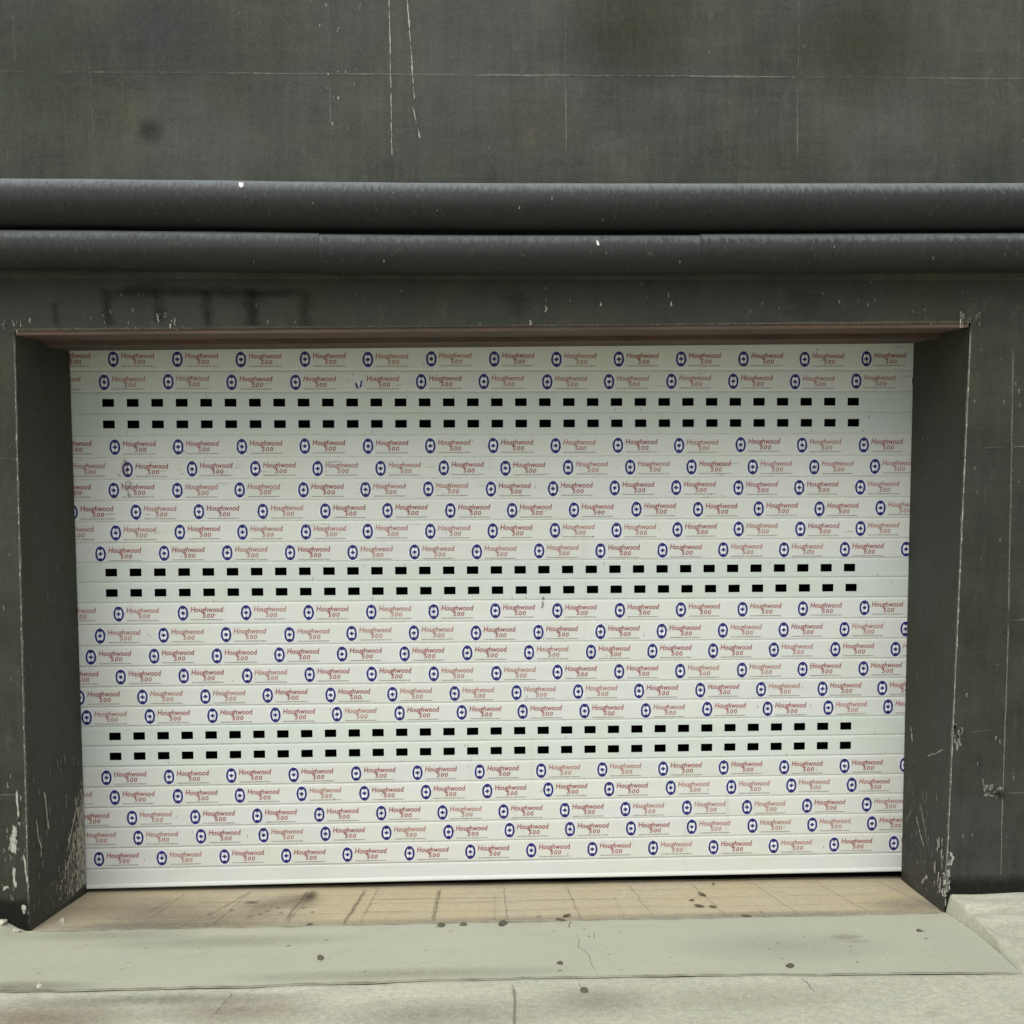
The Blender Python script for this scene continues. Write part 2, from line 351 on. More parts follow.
# piers either side of the doorway
def pier(side):
    mb = MB(); m = M['lower']
    zt = 2.026 if side < 0 else 2.053
    def a(z): return arris(side, z)
    xo = side * XO; xi = side * HW
    zs = [ZB, 0, .25, .6, 1.2, zt]
    for z0, z1 in zip(zs, zs[1:]):
        fr = [(xo, -D, z0), (a(z0), -D, z0), (a(z1), -D, z1), (xo, -D, z1)]
        rv = [(a(z0), -D, z0), (xi, YB, z0), (xi, YB, z1), (a(z1), -D, z1)]
        bk = [(xi, YB, z0), (xo, YB, z0), (xo, YB, z1), (xi, YB, z1)]
        for q in (fr, rv, bk): mb.quad(q if side < 0 else q[::-1], m)
    # reveal frame: u = distance in from the front plane, v = height
    def rev(u, v, off=.0012):
        t = u / (D + YB); x = a(v) + (xi - a(v)) * t
        return (x - side * off, -D + u, v)
    rev2 = lambda u, v: rev(u, v, .0024)
    # bare pale arris
    pts = [(a(z), z) for z in [.06 + (zt - .06) * i / 60 for i in range(61)]]
    mb.ribbon([(x + side * .002, z) for x, z in pts], .006, (.26, .26, .22), .95 if side > 0 else .55, M['stain_shade'], front, jit=.3, edge=.4)
    mb.ribbon([(x + side * .0025, z) for x, z in pts], .006, (.44, .44, .37), .60 if side > 0 else .52, M['chip'], front2, jit=.5, edge=.4)
    mb.ribbon([(.0025, z) for x, z in pts], .006, (.36, .36, .30), .62, M['chip'], rev, jit=.6, edge=.4)
    # base of the wall: dark band, damp at right, painted gap shade at left
    zb = .111 if side < 0 else .129
    mb.patch(min(xo, a(.1)), max(xo, a(.1)), zb - .075, zb + .07, 40, 10, lambda u, v: max(0, min(.9, (zb + .065 - v) / .04)), DARK, M['stain_shade'], front)
    flecks(mb, 26, (min(a(1) , side * 1.75), max(a(1), side * 1.75), .2, 2.0), .005, .016, front2, PALE)
    flecks(mb, 16, (.02, .42, .25, 1.9), .006, .018, rev2, PALE)
    if side < 0:
        flecks(mb, 40, (.03, .44, .1, .55), .008, .03, rev2, PALE, 1.0)
        for _ in range(90):
            u = random.uniform(.22, .445); v = random.uniform(.05, .05 + .33 * ((u - .15) / .3) ** 1.5); L = random.uniform(.01, .045); dx = random.uniform(-.2, .6) * L
            mb.ribbon([(u, v), (u + dx * .5, v + L * .5), (u + dx, v + L)], L * random.uniform(.15, .4), (.38, .37, .30), random.uniform(.7, 1.2), M['chip'], rev2, edge=.3)
        mb.patch(.0, .445, .03, .50, 26, 26, lambda u, v: max(0, (.74 * (u / .44) ** 1.3 + .06 - 3.0 * max(0, v - .04 - .27 * (u / .44) ** 1.7))), (.44, .43, .35), M['chip'], rev)
        for p0, p1, w in (((.12, .50), (.16, .33), .012), ((.06, .42), (.10, .25), .010), ((.28, .20), (.40, .36), .014), ((.25, .12), (.36, .22), .012), ((.37, .40), (.43, .2), .012)):
            mb.ribbon(path(p0, p1, 6, .004), w, (.5, .49, .40), 1.1, M['chip'], rev2, jit=.4, edge=.3)
        for p0, p1, w in (((-1.622, .315), (-1.612, .43), .022), ((-1.617, .20), (-1.618, .28), .014), ((-1.60, .41), (-1.598, .55), .008), ((-1.592, .15), (-1.587, .11), .012), ((-1.585, .33), (-1.575, .2), .008), ((-1.66, .2), (-1.64, .21), .012)):
            mb.ribbon(path(p0, p1, 6, .002), w, PALER, 1.15, M['chip'], front2, jit=.4, edge=.4)
        flecks(mb, 26, (-1.70, -1.58, .12, .6), .006, .020, front2, PALE, .9)
        grout(mb, (-XO, .52), (-1.58, .52), .006, .5); grout(mb, (-XO, 1.62), (-1.57, 1.63), .006, .3)
        for x in (-1.72, -2.47, -3.2, -3.95, -4.7): grout(mb, (x, .15), (x, 2.0), .006, .42)
        smudge(mb, -1.64, 1.9, .08, .14, (.10, .11, .06), .6)
    else:
        grout(mb, (1.70, 2.0), (1.712, 1.08), .007, .55); grout(mb, (1.712, 1.08), (1.71, .15), .007, .66)
        grout(mb, (1.60, 1.655), (1.695, 1.660), .007, .42); grout(mb, (1.695, 1.660), (XO, 1.665), .009, .62)
        grout(mb, (1.715, 1.076), (XO, 1.08), .007, .5); grout(mb, (1.56, .69), (1.68, .70), .006, .36)
        grout(mb, (1.64, .48), (XO, .49), .006, .35)
        for x in (2.46, 3.2, 3.95, 4.7): grout(mb, (x, .15), (x, 2.0), .006, .5)
        flecks(mb, 8, (1.64, 1.70, .46, .50), .014, .03, front2, PALE, 1.1, 1.6)
        grout(mb, (1.635, .535), (1.65, .49), .01, .9, .002, .01); grout(mb, (1.65, .475), (1.715, .47), .012, .8, .002, .01)
        smudge(mb, 1.7, .475, .03, .02, DARK, .8, front2)
        flecks(mb, 8, (1.535, 1.56, .6, .72), .02, .05, front2, PALE, 1.0)
        flecks(mb, 10, (1.515, 1.535, .1, .25), .02, .06, front2, PALER, 1.0, 3)
        flecks(mb, 40, (.10, .40, .1, .45), .008, .028, rev2, PALE, 1.0)
        flecks(mb, 16, (.02, .10, .10, .30), .012, .04, rev2, PALER, 1.1)
        for p0, p1, w in (((.30, .30), (.20, .20), .014), ((.26, .36), (.17, .23), .012), ((.16, .13), (.22, .07), .03), ((.05, .62), (.22, .54), .006), ((.36, .55), (.38, .62), .014), ((.04, .18), (.05, .1), .02)):
            mb.ribbon(path(p0, p1, 6, .004), w, (.46, .45, .37), .95, M['chip'], rev2, jit=.4, edge=.2)
        mb.patch(.0, .445, .03, .30, 22, 16, lambda u, v: max(0, .34 - 1.7 * max(0, v - .06)), (.42, .40, .33), M['chip'], rev)
    mb.build('pier', wall)
pier(-1); pier(1)

# boarded soffit over the doorway (two planks with a groove)
mb = MB()
def plank(y0, y1, dz):
    X0, X1 = -1.5545, 1.5505
    P = []
    for x in (X0, X1):
        z = soff(x)
        P += [(x, y0, z + dz), (x, y1, z + dz), (x, y1, z + .0135), (x, y0, z + .0135)]
    b = len(mb.v); mb.v += P; kk = mb.mat(M['brown'])
    for f in ((0, 1, 5, 4), (1, 2, 6, 5), (2, 3, 7, 6), (3, 0, 4, 7), (0, 3, 2, 1), (4, 5, 6, 7)): mb.f.append([b + i for i in f]); mb.mi.append(kk)
plank(-D + .004, -.24, .0); plank(-.232, -.012, -.016)
tag(mb.build('soffit_board', wall), 'rust-brown boards under the lintel')

# ------------------------------------------------------------------ pipes along the wall
def pipe_mesh(x0, x1, zc, r, sag, mat, notch=(), seed=0):
    mb = MB(); nx = max(4, int((x1 - x0) / .06)); ns = 40; yc = -D - r - .001
    kk = mb.mat(mat)
    def cz(x): return zc - sag * math.exp(-(x / 1.3) ** 2) + .0018 * mn.noise(Vector((x * 1.4, seed, 0)))
    base = 0
    for i in range(nx + 1):
        x = x0 + (x1 - x0) * i / nx
        rr = r
        for j in range(ns):
            t = 2 * math.pi * j / ns; w = rr + .0009 * mn.noise(Vector((x * 5, j * .5, seed)))
            mb.v.append((x, yc + w * math.sin(t), cz(x) + w * math.cos(t)))
    for i in range(nx):
        for j in range(ns):
            a = i * ns + j; b = i * ns + (j + 1) % ns
            mb.f.append([a, b, b + ns, a + ns]); mb.mi.append(kk)
    for ring, x in ((0, x0), (nx, x1)):      # closed ends with vertices of their own, so the edge stays sharp
        b = len(mb.v); mb.v += [mb.v[ring * ns + q] for q in range(ns)]
        mb.f.append([b + q for q in range(ns)][::(-1 if ring == 0 else 1)]); mb.mi.append(kk)
    # chips of pale paint on the front
    def cyl(rad):
        return lambda u, t: (u, yc - rad * math.sin(t), cz(u) + rad * math.cos(t))
    c1 = cyl(r + .0022)
    for _ in range(int((x1 - x0) * 5)):
        u = random.uniform(x0 + .05, x1 - .05); t = random.uniform(.5, 2.4); L = random.uniform(.004, .010)
        mb.ribbon([(u, t), (u + .001, t + L * 8), (u, t + L * 16)], L * .5, (.24, .25, .23), .9, M['chip'], c1, fade=False, edge=.3)
    for (u, t, w, L) in notch:
        mb.ribbon([(u, t), (u + .002, t + L / r * .5), (u + .003, t + L / r)], w, (.75, .76, .72), 1.6, M['chip'], c1, fade=False, edge=.7)
    return mb, yc
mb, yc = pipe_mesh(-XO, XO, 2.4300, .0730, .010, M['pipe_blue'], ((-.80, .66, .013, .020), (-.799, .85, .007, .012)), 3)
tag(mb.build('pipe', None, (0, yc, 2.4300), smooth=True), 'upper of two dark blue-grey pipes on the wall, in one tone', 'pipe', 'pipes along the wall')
low = empty('pipe', (0, -D - .062, 2.283))
tag(low, 'lower of two dark pipes, jointed, just above the garage doorway', 'pipe', 'pipes along the wall')
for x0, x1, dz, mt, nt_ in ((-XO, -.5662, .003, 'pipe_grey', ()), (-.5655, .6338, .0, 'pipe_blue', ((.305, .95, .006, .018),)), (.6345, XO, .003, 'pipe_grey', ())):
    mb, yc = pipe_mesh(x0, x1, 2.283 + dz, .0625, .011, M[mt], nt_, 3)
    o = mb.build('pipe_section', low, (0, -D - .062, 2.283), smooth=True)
    o['label'] = {-XO: 'grey left section of the lower pipe', -.5655: 'blue-grey middle section of the lower pipe', (.6345): 'grey right section of the lower pipe'}[x0]

# ------------------------------------------------------------------ the roller door
door = empty('garage_door', (0, 0, .012))
tag(door, 'white roller shutter garage door covered in printed protective film', 'garage door', kind='thing')
ZC = [1.9797, 1.8975, 1.8225, 1.7440, 1.6620, 1.5800, 1.5030, 1.4235, 1.3470, 1.2690, 1.1995, 1.1235, 1.0455, .9640, .8870, .8110, .7345, .6610, .5885, .5130, .4330, .3585, .2790, .2040, .1240]
def edges():
    e = [DOOR_H + .03]
    for a, b in zip(ZC, ZC[1:]): e.append((a + b) / 2)
    e.append(ZC[-1] - .039); return e
ZE = edges()
def tilt(k): return max(0, (k - 12) / 12) * .0052
VENT = {2: (-1.419, 1.329), 3: (-1.4185, 1.331), 10: (-1.4255, 1.327), 11: (-1.4255, 1.3345), 18: (-1.429, 1.3245), 19: (-1.429, 1.3245)}
# one measured emblem centre (metres) per printed slat
PH = {0: -.4715, 1: -.5085, 4: -.4765, 5: -.4300, 6: -.4855, 7: -.4055, 8: -.4795, 9: -.5375, 12: -.4720, 13: -.5450, 14: -.5805, 15: -.4715, 16: -.6270, 17: -.6025, 20: -.5360, 21: -.5070, 22: -.4445, 23: -.6555, 24: -.5710}
PITCH = .2308
EMB = .5

def text_tris(body, width, height, shear=.28, off=0.0, font_space=1.0):
    """the writing as triangles, scaled to a width and cap height, centred on x"""
    cu = bpy.data.curves.new('writing', 'FONT'); cu.body = body; cu.resolution_u = 2; cu.size = 1; cu.shear = shear; cu.offset = off; cu.space_character = font_space
    ob = bpy.data.objects.new('writing', cu); COL.objects.link(ob)
    dg = bpy.context.evaluated_depsgraph_get(); dg.update()
    me = bpy.data.meshes.new_from_object(ob.evaluated_get(dg))
    v = [tuple(x.co) for x in me.vertices]; f = [tuple(p.vertices) for p in me.polygons]
    bpy.data.objects.remove(ob); bpy.data.curves.remove(cu); bpy.data.meshes.remove(me)
    x0 = min(a[0] for a in v); x1 = max(a[0] for a in v); y1 = max(a[1] for a in v)
    return [((a[0] - (x0 + x1) / 2) * width / (x1 - x0), a[1] * height / y1) for a in v], f
T_NAME = text_tris('Houghwood', .120, .0200, .17, .011)
T_NUM = text_tris('500', .042, .0160, .14, .011, 1.15)
def add_tris(mb, T, ox, oz, y, m, sh, jx=0):
    b = len(mb.v); kk = mb.mat(m)
    for x, z in T[0]: mb.v.append((ox + x, y, oz + z + sh * (ox + x)))
    for f in T[1]: mb.f.append([b + i for i in f]); mb.mi.append(kk)
def disc(mb, cx, cz, rx, rz, y, m, sh, n=22, inner=None):
    kk = mb.mat(m); b = len(mb.v)
    P = [(math.cos(2 * math.pi * i / n), math.sin(2 * math.pi * i / n)) for i in range(n)]
    mb.v += [(cx + rx * c, y, cz + rz * s + sh * (cx + rx * c)) for c, s in P]
    if inner is None:
        mb.f.append([b + i for i in range(n)]); mb.mi.append(kk)
    else:
        ix, iz = inner
        mb.v += [(cx + ix * c, y, cz + iz * s + sh * (cx + ix * c)) for c, s in P]
        for i in range(n):
            j = (i + 1) % n; mb.f.append([b + i, b + j, b + n + j, b + n + i]); mb.mi.append(kk)
def poly(mb, pts, y, m, sh):
    mb.quad([(x, y, z + sh * x) for x, z in pts], m)
def emblem(mb, cx, cz, sh):
    rx, rz = .0196, .0284
    disc(mb, cx, cz, rx + .004, rz + .004, -.0005, M['halo'], sh)
    disc(mb, cx, cz, rx, rz, -.0010, M['navy'], sh, 26, (rx * .64, rz * .76))
    disc(mb, cx, cz, .0048, .0072, -.0014, M['navy'], sh, 12)
    poly(mb, [(cx - .0085, cz - .0020), (cx + .0085, cz - .0020), (cx + .0085, cz + .0020), (cx - .0085, cz + .0020)], -.00095, M['navy'], sh)
    for s in (-1, 1):
        poly(mb, [(cx - .0090, cz + s * .0235), (cx + .0090, cz + s * .0235), (cx + .0045, cz + s * .0150), (cx - .0045, cz + s * .0150)][::s], -.0014, M['navy'], sh)
def print_logo(mb, cx, cz, sh, skip=False):
    cx += random.uniform(-.0018, .0018); cz += random.uniform(-.0014, .0014)
    red = M[random.choice(('red', 'red', 'red_pink', 'red_faint', 'red_faint'))]
    if not skip: emblem(mb, cx, cz, sh)
    else:                                # the lower half only: the film is torn above it
        disc(mb, cx, cz - .010, .015, .016, -.0005, M['halo'], sh)
        poly(mb, [(cx - .014, cz - .004), (cx - .010, cz - .022), (cx - .002, cz - .026), (cx - .004, cz - .016), (cx - .008, cz - .003)], -.001, M['navy'], sh)
        poly(mb, [(cx + .001, cz - .022), (cx + .009, cz - .018), (cx + .013, cz + .004), (cx + .008, cz + .006), (cx + .004, cz - .010)], -.001, M['navy'], sh)
    add_tris(mb, T_NAME, cx + .0885, cz + .0035, -.0010, red, sh)
    add_tris(mb, T_NUM, cx + .0930, cz - .0175, -.0010, red, sh)
    x = cx + .030                     # a line of print too small to read: short grey dashes
    while x < cx + .146:
        L = random.uniform(.004, .013)
        poly(mb, [(x, cz - .0262), (min(x + L, cx + .147), cz - .0262), (min(x + L, cx + .147), cz - .0232), (x, cz - .0232)], -.0010, M['grey_print'], sh)
        x += L + random.uniform(.0010, .0022)

SX = 1.60
vent_mesh = None
vent_rows_done = 0
rest = MB()
def vent_geo(mb, x, z, sh):
    hx, hz = .0214, .0142; m = M['black']; y0, y1 = .0015, .018
    ox, oz = .0213, .0141
    c = lambda a, b, y: (x + a, y, z + b + sh * (x + a))
    for (a, b), (e, f) in (((-ox, -oz), (ox, -oz)), ((ox, -oz), (ox, oz)), ((ox, oz), (-ox, oz)), ((-ox, oz), (-ox, -oz))):
        mb.quad([c(a, b, y0), c(a, b, y1), c(e, f, y1), c(e, f, y0)], m)
    mb.quad([c(-ox, -oz, y1), c(ox, -oz, y1), c(ox, oz, y1), c(-ox, oz, y1)], m)
for k, zc in enumerate(ZC):
    mb = MB(); sh = tilt(k); zt, zb = ZE[k], ZE[k + 1]; m = M['bare' if k in VENT else 'film']
    prof = [(zb + .0006, .0019, 'groove'), (zb + .0028, .0016, 'film'), (zb + .0062, .0002, 'film'), (zb + .010, .0, 'film')]
    if k in VENT: prof += [(zc - .0145, 0, 'film'), (zc + .0145, 0, 'hole')]
    prof += [(zt - .010, .0, 'film'), (zt - .0050, .0003, 'film'), (zt - .0010, .0014, 'film'), (zt + .0006, .0019, 'film')]
    if k in VENT:
        a, b = VENT[k]; cs = [a + (b - a) * i / 31 for i in range(32)]
        xs_ = [-SX]
        for c in cs: xs_ += [c - .0215, c + .0215]
        xs_.append(SX)
    else: xs_ = [-SX + 2 * SX * i / 24 for i in range(25)]
    def wv(x, z): return .0009 * mn.noise(Vector((x * 1.7, z * 9, k * 3.1)))
    for (z0, y0, n0), (z1, y1, n1) in zip(prof, prof[1:]):
        for i in range(len(xs_) - 1):
            if k in VENT and n1 == 'hole' and i % 2 == 1: continue
            x0, x1 = xs_[i], xs_[i + 1]
            mb.quad([(x0, y0, z0 + sh * x0), (x1, y0, z0 + sh * x1), (x1, y1, z1 + sh * x1), (x0, y1, z1 + sh * x0)], M['groove'] if n0 == 'groove' else m)
    if k in VENT:                     # thickness of the slat round each opening
        for c in cs:
            l, r, b, t = c - .0215, c + .0215, zc - .0145, zc + .0145
            for (ax, az), (bx, bz) in (((l, b), (r, b)), ((r, b), (r, t)), ((r, t), (l, t)), ((l, t), (l, b))):
                mb.quad([(ax, 0, az + sh * ax), (ax, .0035, az + sh * ax), (bx, .0035, bz + sh * bx), (bx, 0, bz + sh * bx)], m)
    # back sheet
    mb.quad([(-SX, .0215, zb - sh * SX), (-SX, .0215, zt - sh * SX), (SX, .0215, zt + sh * SX), (SX, .0215, zb + sh * SX)], m)
    if k in PH:
        i0 = int(math.floor((-HW - .14 - PH[k]) / PITCH))
        for i in range(i0, i0 + 20):
            cx = PH[k] + i * PITCH * (1.006 if k > 11 else 1.0)
            if cx < -HW - .13 or cx > HW + .02: continue
            print_logo(mb, cx, zc, sh, skip=(k == 1 and abs(cx + .508) < .06))
    fr = lambda u, v: (u, -.0018, v)
    if k in (5, 6):                   # brown scrape across two slats
        cx_, cz_ = (-1.368, 1.578) if k == 5 else (-1.356, 1.500)
        for q in range(14):
            u = cx_ + random.gauss(0, .010); v = cz_ + random.uniform(-.030, .030); L = random.uniform(.012, .03)
            mb.ribbon([(u, v), (u + random.uniform(-.006, .006), v + L * .5), (u + random.uniform(-.008, .008), min(v + L, zt - .004))], random.uniform(.006, .016), (.30, .13, .10), random.uniform(.4, .75), M['stain_shade'], fr)
    if k in (11, 12):                 # small dark nick below the middle vents
        mb.ribbon([(.170, 1.098), (.171, 1.092), (.168, 1.087)] if k == 11 else [(.166, 1.080), (.170, 1.070), (.164, 1.055)], .010, (.12, .12, .11), .8, M['stain_shade'], fr, fade=False, edge=.1)
    if k in (0, 1, 5, 6, 7, 8):
        for _ in range(34 if k in (5, 6) else 14):
            u = random.uniform(-1.5, 1.5); v = random.uniform(zb + .006, zt - .012); L = random.uniform(.01, .09)
            mb.ribbon([(u, v), (u + L / 2, v + random.uniform(-.003, .003)), (u + L, v)], random.uniform(.002, .006), (.36, .34, .27), random.uniform(.3, .7), M['stain_shade'], fr)
    for _ in range(7):
        u = random.uniform(-1.5, 1.5); v = random.uniform(zb + .008, zt - .02)
        if k in VENT: v = random.choice((zb + .006, zc + .017))
        L = random.uniform(.005, .012)
        mb.ribbon([(u, v), (u + .001, v + L / 2), (u + random.uniform(-.004, .004), v + L)], .004, (.28, .25, .19), random.uniform(.4, .9), M['stain_shade'], fr, fade=False, edge=.1)
    sl = mb.build('vented_slat' if k in VENT else 'slat', door, (0, 0, zc))
    if k in VENT:
        for c in cs:
            if vent_rows_done < 3:
                if vent_mesh is None:
                    g = MB(); vent_geo(g, 0, 0, 0); o = g.build('vent_slot'); o.parent = sl; vent_mesh = o
                else:
                    o = vent_mesh.copy(); COL.objects.link(o); o.parent = sl
                o.location = (c, 0, sh * c)
            else: vent_geo(rest, c, zc, sh)
        vent_rows_done += 1
o = rest.build('vent_slot', door, (0, 0, .8)); tag(o, 'black vent openings of the lower vented slats', kind='stuff'); o.location = (0, 0, .8 - .012)
# bottom rail
mb = MB(); sh = tilt(24); zt = ZE[-1]
prof = [(.020, .0215), (.0145, .014), (.0125, .004), (.0135, -.0035), (.0175, -.0055), (.0225, -.0045), (.030, -.001), (zt - .008, 0.0), (zt - .003, .001), (zt, .0045)]
xs_ = [-SX + 2 * SX * i / 16 for i in range(17)]
def zl(x): return sh * x * .75 + (-.006 * max(0, -x / 1.55) ** 2)
for (z0, y0), (z1, y1) in zip(prof, prof[1:]):
    for x0, x1 in zip(xs_, xs_[1:]):
        f = (lambda x, z: z + (zl(x) + .002 if z < .04 else sh * x))
        mb.quad([(x0, y0, f(x0, z0)), (x1, y0, f(x1, z0)), (x1, y1, f(x1, z1)), (x0, y1, f(x0, z1))], M['rail'])
mb.build('bottom_rail', door, (0, 0, .05))

# ------------------------------------------------------------------ ground
def thr(x, y):                         # threshold height, y from 0 (door) to -D
    t = -y / D; return (-.012 * (1 - t) + .056 * t + .003 * max(-1.6, min(1.6, x)) * t + .050 * t * (lambda k: k * k * (3 - 2 * k))(max(0, min(1, (-x - 1.575) / .12))))
def pav(x): return .1195 + .0053 * max(-2, min(2, x))
def yf(x): return -.965 - .012 * x + .012 * math.sin(x * 2.1 + 1) + .006 * mn.noise(Vector((x * 6, 3, 0)))
def sheet(name, us, vs, fn, mat, label=None, extra=None):
    mb = MB(); kk = mb.mat(mat)
    for v in vs:
        for u in us: mb.v.append(fn(u, v))
    n = len(us)
    for j in range(len(vs) - 1):
        for i in range(n - 1):
            mb.f.append([j * n + i, j * n + i + 1, (j + 1) * n + i + 1, (j + 1) * n + i]); mb.mi.append(kk)
    if extra: extra(mb)
    o = mb.build(name, None, (0, 0, 0), smooth=True); o['kind'] = 'structure'
    return o
def lin(a, b, n): return [a + (b - a) * i / n for i in range(n + 1)]
# threshold slab
def thr_marks(mb):
    fr = lambda u, v: (u, v, thr(u, v) + .0016)
    D2 = (.16, .13, .09)
    for (x0, y0, x1, y1, w, a) in ((-.93, -.02, -1.02, -.33, .022, .5), (-.715, -.03, -.74, -.40, .022, .75), (-.50, -.02, -.535, -.46, .026, .85), (-.225, -.02, -.235, -.44, .020, .6), (-.02, -.10, -.02, -.46, .010, .3), (.42, -.16, .42, -.45, .008, .35), (-1.2, -.1, -1.27, -.4, .02, .35)):
        mb.ribbon(path((x0, y0), (x1, y1), 8, .003), w * .8, D2, a * .62, M['stain_shade'], fr)
    for (x0, x1, y, a) in ((-.52, .05, -.16, .5), (-.5, -.3, -.31, .4), (-1.1, -.9, -.16, .4), (.05, .45, -.2, .25), (-.24, .0, -.22, .35), (.2, .6, -.30, .25), (-.9, -.55, -.24, .25)):
        mb.ribbon(path((x0, y), (x1, y), 8, .002), .012, D2, a, M['stain_shade'], fr)
    for i in range(-5, 7):
        x = .02 + i * .245
        mb.ribbon(path((x * .97, -.01), (x * 1.02, -.44), 10, .003), .009, D2, .34, M['stain_shade'], fr)
    for y in (-.10, -.215, -.33):
        mb.ribbon(path((-1.5, y), (1.45, y + .01), 40, .003), .008, D2, .30, M['stain_shade'], fr)
    # black smears left by tyres and oil
    def sm(cx, cy, rx, ry, col, a):
        mb.patch(cx - rx, cx + rx, cy - ry, cy + ry, 8, 8, lambda u, v: max(0, 1 - math.hypot((u - cx) / rx, (v - cy) / ry)) * a, col, M['stain_shade'], fr)
    sm(-.70, -.10, .035, .09, (.07, .06, .04), .75); sm(-.74, -.16, .12, .12, (.20, .17, .12), .6); sm(-.86, -.22, .1, .12, (.19, .16, .11), .45); sm(-.9, -.17, .03, .025, (.09, .08, .06), .7)
    sm(-1.25, -.25, .35, .2, (.30, .27, .21), .55); sm(-1.0, -.36, .4, .12, (.33, .32, .25), .6); sm(1.45, -.35, .2, .12, (.35, .34, .27), .6); sm(0, -.43, 1.5, .05, (.32, .31, .24), .5); sm(1.0, -.44, .6, .05, (.34, .33, .27), .6); sm(-1.2, -.42, .4, .06, (.30, .30, .23), .8)
    for (x, y) in ((-.82, -.28), (-.79, -.24), (-.84, -.31), (-.77, -.3), (-.87, -.34), (-.7, -.25), (-1.02, -.3), (-.66, -.3), (-.95, -.26), (.13, -.4), (.9, -.4)):
        sm(x, y, .011, .014, (.15, .13, .09), .6)
sheet('threshold', lin(-1.585, 1.575, 60), lin(.30, -D, 24), lambda x, y: (x, y, thr(x, y) + .0012 * mn.noise(Vector((x * 5, y * 5, 0)))), M['threshold'], extra=thr_marks)
# ramp: from the threshold lip up to the pavement
XL, XR = -2.5, 1.522
def ramp_z(x, t):
    a = thr(x, -D) + .003; b = pav(x) - .004
    return a + (b - a) * (t ** .85) + .0016 * mn.noise(Vector((x * 2, t * 2, 5)))
def ramp_xyz(u, t):
    x0 = XL - .02 * t; x1 = XR + .012 * math.sin(t * 3.1) - .012 * t
    x = x0 + (x1 - x0) * u; y = -D - .001 + (yf(x) + D) * t
    return (x, y, ramp_z(x, t))
def ramp_marks(mb):
    def fr(x, y):
        t = (-y - D) / (-yf(x) - D); return (x, y, ramp_z(x, max(0, min(1, t))) + .0016)
    DK = (.11, .105, .08)
    mb.ribbon(path((.235, -.47), (.22, -.55), 5, .004), .006, DK, .8, M['stain_shade'], fr)
    mb.ribbon([(.24, -.60), (.245, -.66), (.235, -.72), (.262, -.78), (.262, -.86), (.275, -.955)], .004, DK, .6, M['stain_shade'], fr)
    mb.ribbon(path((.305, -.58), (.29, -.66), 5, .004), .005, DK, .5, M['stain_shade'], fr)
    mb.ribbon([(x, yf(x) + .006) for x in lin(-1.55, 1.5, 80)], .012, (.17, .17, .12), .6, M['stain_shade'], fr, jit=.9)
    mb.ribbon([(x, -D - .012 + .006 * mn.noise(Vector((x * 4, 0, 9)))) for x in lin(-1.56, 1.51, 80)], .016, (.18, .17, .12), .6, M['stain_shade'], fr, jit=.8)
    for (cx, cy, rx, ry, c, a) in ((-1.3, -.52, .35, .06, (.38, .385, .30), .4), (-.9, -.6, .5, .07, (.37, .38, .30), .4), (.9, -.75, .4, .15, (.43, .445, .41), .3), (-.3, -.9, .6, .05, (.35, .36, .28), .4), (-1.45, -.93, .3, .05, (.28, .28, .22), .6), (1.1, -.68, .06, .03, (.40, .39, .32), .9), (1.12, -.72, .05, .02, (.5, .49, .4), .6)):
        mb.patch(cx - rx, cx + rx, cy - ry, cy + ry, 12, 8, lambda u, v: max(0, 1 - math.hypot((u - cx) / rx, (v - cy) / ry)) * a if yf(u) < v < -D - .002 else 0, c, M['stain_shade'], fr)
    for _ in range(60):
        x = random.uniform(-1.5, 1.45); y = random.uniform(-.93, -.5); r = random.uniform(.003, .009)
        mb.ribbon([(x - r, y), (x, y + r * .2), (x + r, y)], r * 1.4, (.14, .13, .10), random.uniform(.4, .9), M['stain_shade'], fr, edge=.2)
sheet('ramp', lin(0, 1, 150), lin(0, 1, 26), ramp_xyz, M['ramp'], extra=ramp_marks)
# pavement: the part in front and the two parts beside the ramp, one sheet
def pv(x, y): return pav(x) + .0030 * mn.noise(Vector((x * 3, y * 3, 2))) * (1 if y > -8 else 0) + .0012 * mn.noise(Vector((x * 17, y * 17, 2))) * (1 if y > -4 else 0)
mb = MB(); kk = mb.mat(M['pavement'])
def grid(us, vs, fn):
    b = len(mb.v); n = len(us)
    for v in vs:
        for u in us: mb.v.append(fn(u, v))
    for j in range(len(vs) - 1):
        for i in range(n - 1): mb.f.append([b + j * n + i, b + j * n + i + 1, b + (j + 1) * n + i + 1, b + (j + 1) * n + i]); mb.mi.append(kk)
xs_in = [-12, -8, -5, -3.5, -2.6] + lin(-2.2, 2.2, 110) + [2.6, 3.5, 5, 8, 12]
def front_fn(x, t):
    d = t ** 2.2 * 9.0; y = yf(max(-3, min(3, x))) - d
    drop = .010 * max(0, 1 - d / .012) if d < .012 else 0
    return (x, y, pv(x, y) - drop)
grid(xs_in, [0, .035, .05, .07, .1] + lin(.14, 1, 40), front_fn)
def side_fn(s):
    def f(u, t):
        # u 0 at the ramp edge .. 1 far away ; t 0 wall .. 1 front
        e = ramp_xyz(1 if s > 0 else 0, t)
        y = -D + .02 + (yf(3 * s if u > .5 else e[0]) + D - .02) * t if u > 0 else e[1]
        k = min(1, u * 30)
        lump = .014 * mn.noise(Vector((u * 60, t * 9, s))) * max(0, 1 - abs(u * 30 - 1))
        x = e[0] + s * ((.020 + .010 * mn.noise(Vector((t * 8, 1, s)))) * k if u <= 1 / 30 + 1e-6 else .022 + (u - 1 / 30) * 10.5)
        y = -D + .02 + (yf(max(-3, min(3, x))) + D - .02) * t
        zz = pv(x, y) + lump
        return (x, y, e[2] - .012 + (zz - e[2] + .012) * math.sin(k * math.pi / 2))
    return f
